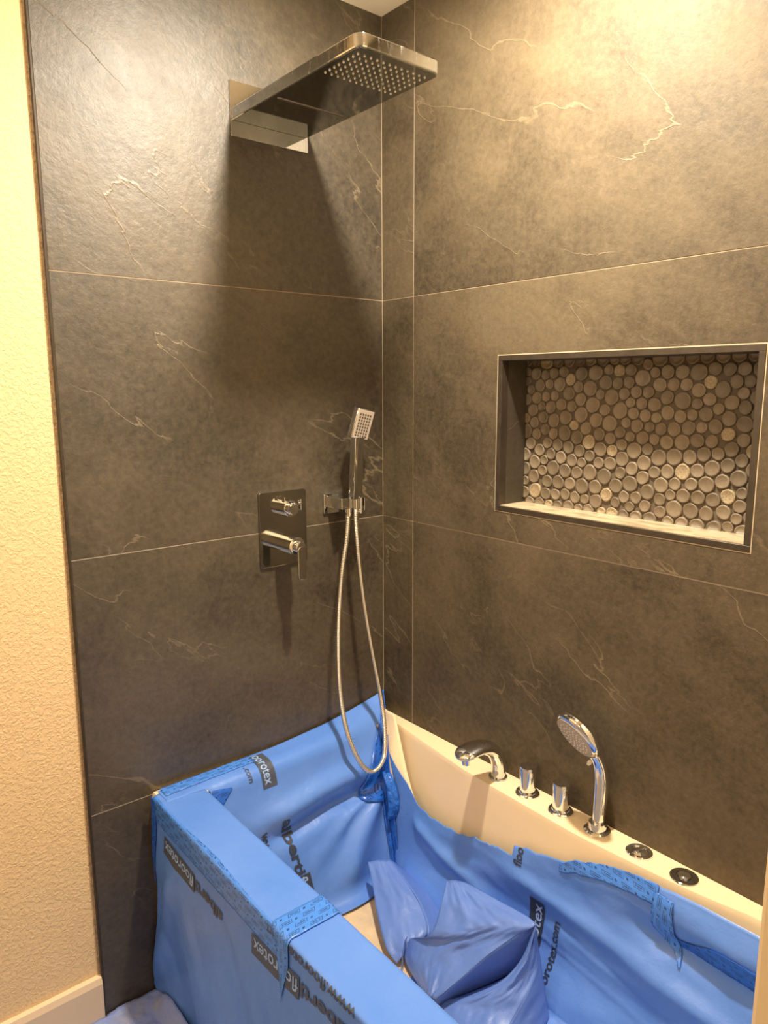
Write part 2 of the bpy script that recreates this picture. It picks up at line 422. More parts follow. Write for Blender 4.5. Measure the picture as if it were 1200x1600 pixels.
# light fittings (out of frame, the large ceiling one is made up to go with the fill lamp)
GLOW, n_, l_, b_ = newmat('lamp_glass'); b_.inputs['Emission Color'].default_value = (1, .88, .7, 1); b_.inputs['Emission Strength'].default_value = 4; b_.inputs['Base Color'].default_value = (.9, .9, .85, 1)
def fitting(x, y, r, lab, cat='light'):
    o = empty('ceiling_light', (x, y, ZT), lab, cat)
    lathe('trim_ring', [(r, -.0), (r*1.35, -.0), (r*1.33, -.008), (r*1.02, -.012), (r, -.004)], (x, y, ZT), (0, 0, 1), CEIL, o)
    lathe('lens', [(0, -.004), (r, -.004), (r, -.0)], (x, y, ZT), (0, 0, 1), GLOW, o)
fitting(-.39, -.70, .065, 'round ceiling light above the tub')
fitting(-2.05, -1.35, .15, 'made-up large round ceiling light, added as fill for the room')
vl = empty('vanity_lamp', (-1.95, .01, 2.00), 'square lamp on the textured wall', 'light')
box('wall_plate', (-2.02, -.015, 1.93), (-1.88, .0105, 2.07), CHROME, vl, .004); box('arm', (-1.957, -.31, 1.993), (-1.943, -.015, 2.007), CHROME, vl)
lathe('bulb', [(0, -.034), (.018, -.029), (.030, -.016), (.034, 0), (.030, .016), (.018, .029), (0, .034)], (-1.95, -.34, 2.00), (0, 0, 1), GLOW, vl, 20, 80)

# ---------------------------------------------------------------- bathtub
tubx0, rimz = -.729, .535
def side_crease(y): return interp([(-1.36, -.03), (-1.13, -.040), (-1.02, -.062), (-.926, -.072), (-.76, -.084), (-.498, -.078), (-.409, -.074), (-.176, -.045), (-.06, -.03)], y)
def tub():
    root = empty('bathtub', (-.36, -.7, 0), 'cream acrylic whirlpool bathtub in the alcove, mostly under blue film', 'bathtub')
    cr = []
    ya, yb = -.064, YC+.06
    for k in range(5): t = R(90*k/4); cr.append((-.625+.03-.03*math.sin(t)-.0, yb+.03-.03*math.cos(t)))
    cr = [(x, y) for x, y in cr]
    for k in range(1, 24): cr.append((-.625, yb+.03+(ya-yb-.06)*k/24))
    for k in range(5): t = R(90*k/4); cr.append((-.625+.03-.03*math.cos(t), ya-.03+.03*math.sin(t)))
    for k in range(1, 8): cr.append((-.595+(side_crease(ya)-.02+.595)*k/8, ya))
    ys = [ya-.02+(yb-ya+.04)*k/30 for k in range(31)]
    cr += [(side_crease(y), y) for y in ys]
    for k in range(1, 8): cr.append((side_crease(yb)-.02-(side_crease(yb)-.02+.595)*k/8, yb))
    n = len(cr)
    def inner(f, z, s):
        out = []
        for x, y in cr:
            bx = max(-.59, min(-.112, x)); by = max(-1.25, min(-.150, y))
            out.append((x+(bx-x)*f, y+(by-y)*f, z))
        return out
    def outer(z, grow=0):
        out = []
        for x, y in cr:
            # push out to the rectangle of the tub
            dx = [(x+.625), ]
            L_ = abs(x+.625) < .031; T_ = y > ya-.031 ; B_ = y < yb+.031
            X, Y = x, y
            if x < -.56: X = tubx0
            if x > -.13: X = -.001
            if y > -.11: Y = -.002
            if y < yb+.035: Y = YC+.002
            out.append((X, Y, z))
        return out
    rings = [outer(.0), outer(rimz-.01), [(x+(.004 if x < -.7 else 0), y, rimz) for x, y, z in outer(rimz)],
             [(x, y, rimz) for x, y in [(cx+(-.008 if cx > -.2 else .0), cy) for cx, cy in cr]]]
    rings[3] = [(x, y, rimz) for x, y in cr]
    rings += [inner(.03, rimz-.004, 0), inner(.06, rimz-.014, 0), inner(.45, .36, 0), inner(.86, .20, 0), inner(.96, .155, 0), inner(1.08, .138, 0), inner(1.3, .133, 0)]
    V = [p for r in rings for p in r]; F_ = []
    for q in range(len(rings)-1):
        for k in range(n): F_.append((q*n+k, q*n+(k+1) % n, (q+1)*n+(k+1) % n, (q+1)*n+k))
    F_.append(tuple(range((len(rings)-1)*n, len(rings)*n)))
    o = pm('shell', V, F_, ACRYL, root, True); o.data.set_sharp_from_angle(angle=R(50))
    # jets/drain visible on no side: the overflow button and air control are separate fittings
    return root
tub()

# ---------------------------------------------------------------- protective film sheets
def fbm(x, y, z=0, o=3):
    return noise.fractal(Vector((x, y, z)), 1.0, 2.0, o)
def sheet(name, fn, U_, V_, mat, parent=None, thick=.0007, uvs=None):
    V = []; F_ = []; uv = []
    for u in U_:
        for v in V_:
            V.append(fn(u, v)); uv.append((u, v) if uvs is None else uvs(u, v))
    m = len(V_)
    for i in range(len(U_)-1):
        for j in range(m-1): F_.append((i*m+j, (i+1)*m+j, (i+1)*m+j+1, i*m+j+1))
    o = pm(name, V, F_, mat, parent, True, uv)
    if thick:
        md = o.modifiers.new('thickness', 'SOLIDIFY'); md.thickness = thick; md.offset = 0
    return o
def lin(a, b, n): return [a+(b-a)*i/(n-1) for i in range(n)]
def smooth_path(fn, s, h, n=5):
    acc = Vector((0, 0, 0))
    for i in range(n): acc += Vector(fn(s+h*(2*i/(n-1)-1)))
    return acc/n
# front sheet: s<0 down the face, 0..0.113 across the deck, then over the inner edge
def FS(y, s, off=0):
    def base(s_):
        if s_ <= 0: return (-.7375, 0, .5425+s_)
        if s_ <= .114: return (-.7375+s_, 0, .5425)
        return (-.6235, 0, .5425-(s_-.114))
    p = smooth_path(base, s, .009)
    q = smooth_path(base, s+.002, .009)-smooth_path(base, s-.002, .009); nrm = Vector((-q.z, 0, q.x)); nrm.normalize()
    d = .0008*fbm(y*9, s*9, 3)
    if s < 0:
        k = sm(-.05, -.20, s)
        a = y*1.0+(-s)*.55
        d += k*(.016*fbm(a*3.6, (s*.6-y*.3)*1.6, 1, 2)+.003*fbm(a*11, s*3, 5, 2))+k*.006
        d += .014*k*G(y+.20+.40*s, 0, .030)*sm(-.05, -.2, s)
    p.y = y
    return p+nrm*(d+off)
def front_film():
    root = empty('protective_film', (-.74, -.7, 0), 'blue printed protective film over the front panel and front ledge of the tub', 'protective film')
    Y = lin(0, 1, 380)
    Srows = lin(-.535, -.13, 60)+lin(-.127, .135, 90)
    def fn(v, s):
        z = .5425+s
        if s < 0: y0 = interp([(0, -.006), (.15, -.008), (.3, -.016), (.45, -.024), (.54, -.03)], z)+.0035*noise.noise(Vector((z*110, 0, 0)))*sm(.4, .2, z)+.004*noise.noise(Vector((z*32, 4, 0)))*sm(.4, .2, z)
        else: y0 = -.030-.05*sm(.0, .09, s)
        y = y0+(YC+.004-y0)*v
        return FS(y, s)
    sheet('film', fn, Y, Srows, FILM, root)
    return root
film_front = front_film()

# seam of the corner, from the peak down to the tub floor:  t -> point
SEAM = [(0, (-.004, -.005, .602)), (.09, (-.048, -.058, .552)), (.14, (-.080, -.096, .500)), (.20, (-.105, -.128, .430)), (.355, (-.114, -.170, .278)), (.48, (-.122, -.206, .158)), (.55, (-.15, -.235, .140))]
SM_T = lin(0, .55, 56)
SM_P = [Vector(interp(SEAM, t)) for t in SM_T]
for _ in range(12): SM_P = [SM_P[0]]+[(SM_P[i-1]+SM_P[i]*2+SM_P[i+1])/4 for i in range(1, len(SM_P)-1)]+[SM_P[-1]]
SEAMS = list(zip(SM_T, SM_P))
def seam(t): return Vector(interp(SEAMS, max(0, min(.55, t))))
def ES(u, t, off=0):
    """end sheet; u 0..1 from the left to the seam, t path length from wall A downwards"""
    x = -.722+(.722-.118)*u
    zt = .5435+.02*sm(-.45, -.12, x)
    def base(s_):
        if s_ <= .075: return (0, -.004-s_*1.0, zt-.02*sm(0, .09, s_)*sm(-.45, -.12, x))
        s2 = s_-.075; L_ = .405
        if s2 <= L_: k = s2/L_; return (0, -.079-.118*k, .5425-.385*k)
        return (0, -.197-(s2-L_), .1575-.12*min(s2-L_, .1))
    h = .022*sm(-.68, -.60, x)+.004
    p = smooth_path(base, t, h, 7); p.x = x
    # folds: shoulder, dark valley and the ridges that fan out of the corner
    d = 0
    wx = sm(-.63, -.50, x)*sm(.52, .43, t)
    vz = p.z
    line = .385-.09*(x+.17)*(-1.0)*0-.02*sm(-.25, -.45, x)
    amp = sm(-.58, -.38, x)*sm(-.12, -.2, x)
    d += .022*amp*G(vz, line+.055, .030)-.024*amp*G(vz, line, .022)
    ang = math.atan2(-(x+.14), max(.001, (.40-vz)))   # fan from (-.14,.40)
    rad_ = math.hypot(x+.14, vz-.40)
    if vz < .40:
        d += (.026*G(ang, .62, .20)-.014*G(ang, .22, .15)+.009*G(ang, 1.05, .12))*sm(.02, .08, rad_)*sm(.34, .2, rad_)
    d += wx*(.004*fbm(x*6, vz*6, 2)+.0015*fbm(x*20, vz*12, 4))*sm(.05, .14, t)
    nr = Vector((0, -.95, .3))
    if t < .09: nr = Vector((0, 0, 1)).lerp(nr, sm(.03, .09, t)); nr.normalize()
    p = p+nr*d
    b = sm(.80, 1.0, u)
    # map t (0..0.56) to the seam's own length
    q = seam(t*.55/.56)
    p = p.lerp(q, b)
    return p+nr*off
def end_film():
    root = empty('protective_film', (-.36, -.08, .5), 'blue protective film draped over the far end of the tub under the hose', 'protective film')
    U_ = lin(0, 1, 170)
    def clampfn(u, t):
        x = -.722+.604*u
        if x < -.615: t = min(t, .075+.02*(1-sm(-.722, -.615, x)))*1.0
        return ES(u, t)
    V = []; F_ = []; T_ = lin(-.003, .56, 150); m = len(T_)
    for u in U_:
        for t in T_: V.append(ES(u, t))
    for i in range(len(U_)-1):
        x = -.722+.604*U_[i]
        for j in range(m-1):
            if x < -.618 and T_[j] > .085+.006*noise.noise(Vector((x*80, 0, 0))): continue
            if T_[j] > .52 and x < -.14: continue
            if T_[j] < .004+.004*noise.noise(Vector((x*40, 0, 5)))*sm(-.45, -.48, x)+.009*sm(-.47, -.53, x): continue
            F_.append((i*m+j, (i+1)*m+j, (i+1)*m+j+1, i*m+j+1))
    o = pm('film', V, F_, FILM, root, True)
    md = o.modifiers.new('thickness', 'SOLIDIFY'); md.thickness = .0007; md.offset = 0
    return root
film_end = end_film()

TORN = [(-.0, .605), (-.02, .598), (-.06, .568), (-.10, .535), (-.15, .490), (-.20, .448), (-.237, .42), (-.27, .392), (-.295, .383), (-.345, .38), (-.427, .384), (-.491, .399), (-.562, .414), (-.607, .416), (-.612, .440), (-.671, .453), (-.74, .469), (-.832, .506), (-.919, .527), (-.998, .538), (-1.047, .541), (-1.14, .543), (-1.4, .543)]
TORN = [(-y, z) for y, z in TORN]
def torn(y):
    return interp(TORN, -y)+(.006*noise.noise(Vector((y*38, 0, 0)))+.003*noise.noise(Vector((y*120, 3, 0))))*sm(-.2, -.26, y)*sm(.9, .7, -y)
def SS_raw(D, z, wfl=0):
    """side sheet: D 0..1 along the tub, z height; wfl = run along the floor once z is at the bottom"""
    # seam reference at this height
    lo, hi = 0, .55
    if z > .601: ts = 0
    else:
        for _ in range(18):
            mid = (lo+hi)/2
            if seam(mid).z > z: lo = mid
            else: hi = mid
        ts = lo
    sp = seam(ts)
    y = sp.y+(YC+.004-sp.y)*D
    zc = min(z, .60)
    if zc > .535: xr = -.09+(zc-.535)*1.3*sm(-.30, -.15, y); zc2 = zc
    else: xr = -.09-(.535-zc)*.133-.028*sm(.30, .16, zc)**2
    bow = .02*math.sin(max(0, min(1, (-y-.2)/1.1))*math.pi)*0
    p = Vector((min(xr, -.004), y, zc))
    return sp, p, y
def SS(D, z, off=0, fl=0):
    sp, p, y = SS_raw(D, z)
    a = -y
    d = 0
    # broad folds
    k = sm(.25, .45, a)
    d += k*(.010*fbm(a*2.6+z*2.0, z*9-a*2.0, 7, 2)+.003*fbm(a*9, z*22, 1, 2))*sm(.545, .50, z)
    # right end: taut upper band, hollow under it, then a bulge
    r = sm(.85, 1.0, a)
    d += r*(.016*G(z, .50, .04)-.010*G(z, .425, .025)+.012*G(z, .33, .05))
    d += sm(.5, .65, a)*(.010*G(z-.06*(a-.7)*-1, .37, .02))
    d += .012*sm(.25, .3, a)*sm(.6, .45, a)*G(z+.25*(a-.3), .33, .018)
    # crease lines that run down along the tub
    for (zc, sl, w_, h_) in ((.255, -.10, .0035, .0022), (.30, -.16, .004, -.002)):
        d += h_*G(z, zc+sl*(a-.9), w_)*sm(.62, .75, a)
    nr = Vector((-1, 0, .13)).normalized()
    p = p+nr*(d+off)
    # bottom fillet and run over the tub floor
    b = 1-sm(0, .09, D)
    return p.lerp(sp+nr*off, b) if b > 0 else p
def SFL(D, f, off=0):
    """continues SS over the floor: f 0..1"""
    p0 = SS(D, .158)
    y = p0.y
    reach = interp([(0, .02), (.22, .03), (.40, .06), (.50, .16), (.62, .36), (.75, .46), (1.5, .46)], -y)
    f2 = f
    lift = .018*(1-f2)**2*0
    z = .158-.016*sm(0, .05, f*reach)+.006*fbm(y*7, f*reach*9, 3, 2)*sm(0, .1, f)+.002
    far = sm(1.0, 1.35, -y)*.16
    return Vector((p0.x-f*reach, y, max(z, .1425)+far*0+off))
def side_film():
    root = empty('protective_film', (-.1, -.7, .3), 'blue protective film hanging inside the tub below the taps, torn along its top', 'protective film')
    Ds = lin(0, .12, 36)+lin(.1225, 1, 250); V = []; F_ = []
    nr_, nf = 60, 26
    for D in Ds:
        zt = .6
        for _ in range(8):
            sp, p, y = SS_raw(D, zt); zt = torn(y)
        for j in range(nr_):
            V.append(SS(D, zt+(.158-zt)*j/(nr_-1)))
        for j in range(1, nf+1): V.append(SFL(D, j/nf))
    m = nr_+nf
    for i in range(len(Ds)-1):
        for j in range(m-1): F_.append((i*m+j, (i+1)*m+j, (i+1)*m+j+1, i*m+j+1))
    o = pm('film', V, F_, FILM, root, True)
    md = o.modifiers.new('thickness', 'SOLIDIFY'); md.thickness = .0007; md.offset = 0
    return root
film_side = side_film()

# ---------------------------------------------------------------- printing on the film
def text_bm(s, width, height, bold=.0, cut=.008):
    """text as a flat bmesh scaled to width x height (cap height), lower left at 0,0"""
    cu = bpy.data.curves.new('t', 'FONT'); cu.body = s; cu.offset = bold; cu.resolution_u = 3
    ob = bpy.data.objects.new('t', cu); COL.objects.link(ob)
    dg = bpy.context.evaluated_depsgraph_get(); dg.update()
    me = bpy.data.meshes.new_from_object(ob.evaluated_get(dg))
    bpy.data.objects.remove(ob); bpy.data.curves.remove(cu)
    bm = bmesh.new(); bm.from_mesh(me); bpy.data.meshes.remove(me)
    xs = [v.co.x for v in bm.verts]; x0, x1 = min(xs), max(xs)
    for v in bm.verts: v.co.x = (v.co.x-x0)/(x1-x0)*width; v.co.y = v.co.y/.70*height; v.co.z = 0
    n = int(width/cut)
    for i in range(1, n+1):
        bmesh.ops.bisect_plane(bm, geom=bm.verts[:]+bm.edges[:]+bm.faces[:], plane_co=(i*cut, 0, 0), plane_no=(1, 0, 0))
    for i in range(-1, int(height/cut)+2):
        bmesh.ops.bisect_plane(bm, geom=bm.verts[:]+bm.edges[:]+bm.faces[:], plane_co=(0, i*cut, 0), plane_no=(0, 1, 0))
    bmesh.ops.triangulate(bm, faces=bm.faces[:])
    return bm
def lettering(name, s, width, height, fn, mat, parent, bold=.0, label=None, keep=None):
    bm = text_bm(s, width, height, bold)
    if keep:
        kill = [f for f in bm.faces if not keep(f.calc_center_median().x, f.calc_center_median().y)]
        bmesh.ops.delete(bm, geom=kill, context='FACES')
    for v in bm.verts: v.co = fn(v.co.x, v.co.y)
    V = [v.co.copy() for v in bm.verts]; bm.verts.index_update(); F_ = [[v.index for v in f.verts] for f in bm.faces]; bm.free()
    o = pm(name, V, F_, mat, parent)
    if label: o['label'] = label
    return o
def patch(name, fn, x0, x1, y0, y1, mat, parent, label=None, step=.004):
    nx, ny = max(2, int((x1-x0)/step)+1), max(2, int((y1-y0)/step)+1)
    X, Y = lin(x0, x1, nx), lin(y0, y1, ny); V = [fn(x, y) for x in X for y in Y]; F_ = []
    for i in range(nx-1):
        for j in range(ny-1): F_.append((i*ny+j, (i+1)*ny+j, (i+1)*ny+j+1, i*ny+j+1))
    o = pm(name, V, F_, mat, parent)
    if label: o['label'] = label
    return o
OFF = .0022
def logo(fn, wa, wb, h, parent, dark=PRINT, box_only=False, keep=None, keepb=None):
    """'alberti' followed by 'floorotex' in a dark box; fn(x, y, off)"""
    if not box_only:
        lettering('printed_lettering', 'alberti', wa, h*.86, lambda x, y: fn(x, y, OFF), dark, parent, .03, keep=keep)
    x0 = wa+.003
    a, b = (keepb or (x0, x0+wb))
    patch('printed_box', lambda x, y: fn(x, y, OFF), a, b, -.22*h, 1.12*h, dark, parent)
    lettering('printed_lettering', 'floorotex', wb-.012, h*.84, lambda x, y: fn(x0+.004+x, y, OFF+.0006), PRINTL, parent, .01, keep=(lambda x, y: a <= x0+.004+x <= b))
f1 = lambda x, y, o: FS(-.378+x, -(.5425-.443)+ .072*x+(-1)*(-y)*-1 if False else (-.099+.075*x-y), o)
# upside-down on the front face: reading direction +y, letter tops point down
logo(f1, .122, .160, .030, film_front, PRINTM)
f2 = lambda x, y, o: FS(-.808+x, (-.040-.03*(x/.3)-y), o)
logo(f2, .140, .165, .032, film_front, PRINTM)
lettering('printed_lettering', 'www.floorotex.com', .270, .022, lambda x, y: FS(-.822+x, (.004-y-.012*x/.27), OFF), PRINTM, film_front, .015)
# end sheet: reading direction runs down the sheet, letter tops towards +x
def uE(x): return (x+.722)/.604
e1 = lambda x, y, o: ES(uE(-.470+y), -.108+x, o)
logo(e1, .105, .130, .030, film_end, PRINTM, True, keepb=(.125, .238))
lettering('printed_lettering', '.com', .05, .016, lambda x, y: ES(uE(-.512+y), .052+x, OFF), PRINTM, film_end, .01)
e2 = lambda x, y, o: ES(uE(-.444+y+.10*x), .222+x, o)
logo(e2, .150, .14, .034, film_end)
lettering('printed_lettering', 'www.floorotex.com', .26, .026, lambda x, y: ES(uE(-.505+y+.10*x), .235+x, OFF), PRINT, film_end, .015)
# side sheet: reading direction up the sheet, letter tops towards +y
def DY(y, z):
    lo, hi = 0., 1.
    for _ in range(22):
        m = (lo+hi)/2
        if SS_raw(m, z)[2] > y: lo = m
        else: hi = m
    return lo
def SSy(y, z, o):
    if z < .16: return SFL(DY(y, .16), min(1, (.16-z)/.30), o)
    return SS(DY(y, z), z, o)
s1 = lambda x, y, o: SSy(-.702+y, .06+x, o)
logo(s1, .115, .172, .030, film_side, keepb=(.16, .290))
lettering('printed_lettering', 'www.floorotex.com', .225, .020, lambda x, y: SSy(-.752+y, .103+x, OFF), PRINT, film_side, .02)
lettering('printed_lettering', 'floo', .044, .022, lambda x, y: SSy(-.636+y, .400+x, OFF), PRINT, film_side, .02)

# ---------------------------------------------------------------- tape strips
def tape(label, fn, u0, u1, wfn, mat=TAPE, rows=9, n=60, off=.0018, rag=.0015, name='tape_strip'):
    """fn(u, v, off): u along, v across; wfn(u) -> (v0, v1)"""
    V, F_, uv = [], [], []
    for i in range(n):
        u = u0+(u1-u0)*i/(n-1); v0, v1 = wfn((u-u0)/(u1-u0))
        jag0 = rag*noise.noise(Vector((u*70, 1, len(label)))); jag1 = rag*noise.noise(Vector((u*70, 9, len(label))))
        for j in range(rows):
            v = v0+jag0+(v1+jag1-v0-jag0)*j/(rows-1)
            wr = .0009*max(0, noise.noise(Vector((u*90, v*90, len(label)*.3))))
            V.append(fn(u, v, off+wr)); uv.append((abs(u), abs(v)+.0))
    for i in range(n-1):
        for j in range(rows-1): F_.append((i*rows+j, (i+1)*rows+j, (i+1)*rows+j+1, i*rows+j+1))
    o = pm(name, V, F_, mat, None, True, uv)
    md = o.modifiers.new('thickness', 'SOLIDIFY'); md.thickness = .0004; md.offset = 0
    return tag(o, label, 'tape')
tape('long printed blue tape strip along the front top edge of the tub', lambda u, v, o: FS(u, v, o), -.032, -.60, lambda k: (-.058, .006-.004*math.sin(k*9)), TAPE, 17, 150)
tape('printed blue tape strip wrapped across the front ledge and down its face', lambda u, v, o: FS(v, -u, o), -.120, .128,
     lambda k: ((-.572-.02*sm(.45, .6, k), -.632) if k < .62 else (-.592+.0-.020*sm(.62, 1, k), -.632+.018*sm(.62, 1, k))), TAPE, 13, 90, .0030)
tape('dark blue tape piece folded round the far left corner of the tub', lambda u, v, o: FS(v, -u, o), .004, .235, lambda k: (-.012+.0*k-.010*(1-k), -.046+.026*sm(.3, 1, k)), TAPED, 9, 60, .0028)
tape('printed tape strip along the wall on the far tub ledge', lambda u, v, o: ES(uE(u), v, o), -.715, -.47, lambda k: (.012-.004*k, .050-.008*k), TAPE, 9, 70, .002)
tape('small dark tape patch in the far left inner corner of the tub', lambda u, v, o: ES(uE(u), v, o), -.612, -.560, lambda k: (.085+.01*k, .150-.05*k), TAPED, 9, 24, .003)
tape('printed tape strip along the torn film edge below the deck hand shower', lambda u, v, o: SSy(u, v-.0, o), -.735, -.965,
     lambda k: (torn(-.735-.23*k)-.0305+.006*math.cos(k*3), torn(-.735-.23*k)+.004-.010*(1-sm(0, .10, k))), TAPE, 11, 70, .003)
tape('printed tape piece hanging to a point below the round air control', lambda u, v, o: SSy(v, -u, o), -.523, -.398,
     lambda k: (-.958-.058*sm(.55, 1, k), -1.000-.010*k-.012*sm(.5, 1, k)), TAPE, 9, 60, .0045)
tape('dark tape band running into the near end wall inside the tub', lambda u, v, o: SSy(u, v, o), -1.00, -1.21, lambda k: (.432+.005*k-.02*(1-sm(0, .25, k))*0, .446+.035*sm(0, .5, k)), TAPED, 9, 60, .003)
# corner tape: V shaped strip over the seam
def corner_tape():
    V, F_, uv = [], [], []
    n = 90; cols = 13
    for i in range(n):
        k = i/(n-1); t = .001+.50*k; c = seam(t)
        wl_ = interp([(0, .008), (.1, .012), (.2, .024), (.3, .042), (.42, .066), (.5, .084), (.53, .060), (.56, .016), (.75, .016), (1, .012)], k)
        wr = interp([(0, .004), (.1, .010), (.2, .018), (.4, .024), (.6, .022), (.9, .018), (1, .012)], k)
        for j in range(cols):
            f = j/(cols-1)*2-1
            if f < 0:
                lo, hi = .6, 1.0
                for _ in range(14):
                    md_ = (lo+hi)/2
                    if ES(md_, t/.55*.56).x < c.x+f*wl_: lo = md_
                    else: hi = md_
                p = ES(lo, t/.55*.56, .0022)
            else: p = c+Vector((-.0052-.08*f*wr, -f*wr*1.4-.001, 0))
            cr_ = .0026*noise.noise(Vector((f*3, t*40, 2)))+.0016*noise.noise(Vector((f*7, t*110, 7)))
            p = p+Vector((-.7, -.7, .1))*(cr_+.0055)
            V.append(p); uv.append((t, .03+f*.03))
    for i in range(n-1):
        for j in range(cols-1): F_.append((i*cols+j, (i+1)*cols+j, (i+1)*cols+j+1, i*cols+j+1))
    o = pm('tape_strip', V, F_, TAPED, None, True, uv)
    md = o.modifiers.new('thickness', 'SOLIDIFY'); md.thickness = .0004; md.offset = 0
    tag(o, 'long crinkled dark blue tape down the far inner corner of the tub', 'tape')
    # loose shiny bulge of the same tape beside the seam
    V, F_, uv = [], [], []
    n, m = 26, 22
    for i in range(n):
        for j in range(m):
            a = i/(n-1); b = j/(m-1)
            z = .432-.130*a; base = seam(.235+.13*a)
            wdt = .046*math.sin(math.pi*min(1, a*.85+.12))**.7
            p = Vector((base.x-.004-.020*math.sin(math.pi*b), base.y-.004-wdt*b, z+.006*math.sin(b*3)))
            p += Vector((-.6, -.3, .3))*(.008*noise.noise(Vector((a*6, b*5, 3)))+.005*noise.noise(Vector((a*13, b*12, 6))))
            V.append(p); uv.append((a*.12, b*.02))
    for i in range(n-1):
        for j in range(m-1): F_.append((i*m+j, (i+1)*m+j, (i+1)*m+j+1, i*m+j+1))
    mt, nn, ll, bb = newmat('shiny_tape'); bb.inputs['Base Color'].default_value = (.02, .14, .62, 1); bb.inputs['Roughness'].default_value = .12
    BUMP(nn, ll, NZ(nn, ll, POS(nn, ll), 40, 3, .6, 1.0), .6, .012, bb)
    o = pm('tape_strip', V, F_, mt, None, True, uv)
    md = o.modifiers.new('thickness', 'SOLIDIFY'); md.thickness = .0004; md.offset = 0
    tag(o, 'shiny bunched tape loop bulging from the far corner tape', 'tape')
corner_tape()
# tan torn paper flap between corner tape and bare acrylic
V, F_ = [], []
for i in range(20):
    a = i/19
    L_ = seam(.06+.20*a)+Vector((-.004, -.006, .0)); zz = L_.z
    yt = interp([(0, -.115), (.3, -.15), (.7, -.20), (1, -.245)], a)
    Rr = Vector((-.055-.035*a, yt, zz+.008))
    for j in range(7):
        b = j/6; V.append(L_.lerp(Rr, b)+Vector((-.006*math.sin(math.pi*b)-.002, 0, .002*noise.noise(Vector((a*9, b*4, 0))))))
for i in range(19):
    for j in range(6): F_.append((i*7+j, (i+1)*7+j, (i+1)*7+j+1, i*7+j+1))
o = pm('paper_flap', V, F_, simple('cream_paper', (.88, .70, .46), .7, bump=(30, .3, .003)), None, True); o.modifiers.new('t', 'SOLIDIFY').thickness = .0006
tag(o, 'torn tan paper backing flap beside the corner tape', 'paper')

# ---------------------------------------------------------------- crumpled film in the tub
def loft(name, Ls, Rs, mat, parent, n=40, m=30, bulge=.0, wr=.004, seed=0, nrm=(-.5, -.5, .7)):
    A, B = spline(Ls, 8), spline(Rs, 8); V, F_ = [], []
    nv = Vector(nrm).normalized()
    for i in range(n):
        k = i/(n-1); fa, fb = k*(len(A)-1), k*(len(B)-1)
        pa = A[int(fa)].lerp(A[min(int(fa)+1, len(A)-1)], fa-int(fa)); pb = B[int(fb)].lerp(B[min(int(fb)+1, len(B)-1)], fb-int(fb))
        for j in range(m):
            b = j/(m-1); e = math.sin(math.pi*b)
            p = pa.lerp(pb, b)+nv*(bulge*e+wr*fbm(k*3.5+seed, b*3.5+seed, 1, 3)*(.35+e))
            V.append(p)
    for i in range(n-1):
        for j in range(m-1): F_.append((i*m+j, (i+1)*m+j, (i+1)*m+j+1, i*m+j+1))
    o = pm(name, V, F_, mat, parent, True); md = o.modifiers.new('thickness', 'SOLIDIFY'); md.thickness = .0008; md.offset = 0
    return o
AL = [(-0.234, -0.214, 0.24), (-0.264, -0.272, 0.215), (-0.305, -0.342, 0.195), (-0.342, -0.419, 0.175), (-0.344, -0.462, 0.16)]
AR = [(-0.185, -0.25, 0.245), (-0.208, -0.353, 0.235), (-0.225, -0.421, 0.22), (-0.257, -0.474, 0.2), (-0.293, -0.45, 0.165)]
BL = [(-0.21, -0.49, 0.33), (-0.258, -0.522, 0.315), (-0.289, -0.534, 0.28), (-0.304, -0.524, 0.25), (-0.301, -0.459, 0.2), (-0.325, -0.47, 0.165), (-0.352, -0.56, 0.16)]
BR = [(-0.186, -0.524, 0.335), (-0.186, -0.635, 0.35), (-0.199, -0.745, 0.37), (-0.227, -0.717, 0.335), (-0.274, -0.681, 0.29), (-0.315, -0.646, 0.235), (-0.36, -0.61, 0.18)]
CL = [(-0.2, -0.746, 0.36), (-0.228, -0.735, 0.29), (-0.267, -0.707, 0.235), (-0.298, -0.658, 0.19), (-0.332, -0.606, 0.155), (-0.37, -0.641, 0.15), (-0.423, -0.714, 0.15)]
CR = [(-0.197, -0.747, 0.36), (-0.203, -0.755, 0.32), (-0.21, -0.763, 0.28), (-0.249, -0.768, 0.24), (-0.288, -0.765, 0.2), (-0.344, -0.78, 0.18), (-0.401, -0.798, 0.16)]
fa = empty('film_flap', (-.27, -.34, .15), 'narrow blue film flap curling up at the far end of the tub floor', 'protective film')
loft('film', AL, AR, FILM2, fa, 40, 22, .008, .006, 2)
AR2 = [(x+.075, y-.02, max(.165, z-.05)) for x, y, z in AR]
loft('fold', AR, [(min(x, -.135), y, z) for x, y, z in AR2], FILM2, fa, 40, 16, -.004, .003, 5)
fb = empty('crumpled_film', (-.28, -.62, .15), 'big crumpled wad of blue film folded open in the middle of the tub', 'protective film')
loft('upper_fold', BL, BR, FILM2, fb, 60, 50, .014, .010, 7)
IN = [(-.190, -.744, .340), (-.190, -.715, .250), (-.215, -.675, .195), (-.265, -.635, .165), (-.345, -.600, .152)]
loft('inner_fold', [(x, y, z-.001) for x, y, z in BR[2:]], IN, FILM2, fb, 40, 14, .0, .003, 3)
loft('inner_fold', IN, CL[:5], FILM2, fb, 40, 10, .0, .003, 9)
loft('lower_fold', CL, CR, FILM2, fb, 60, 40, .018, .008, 12)
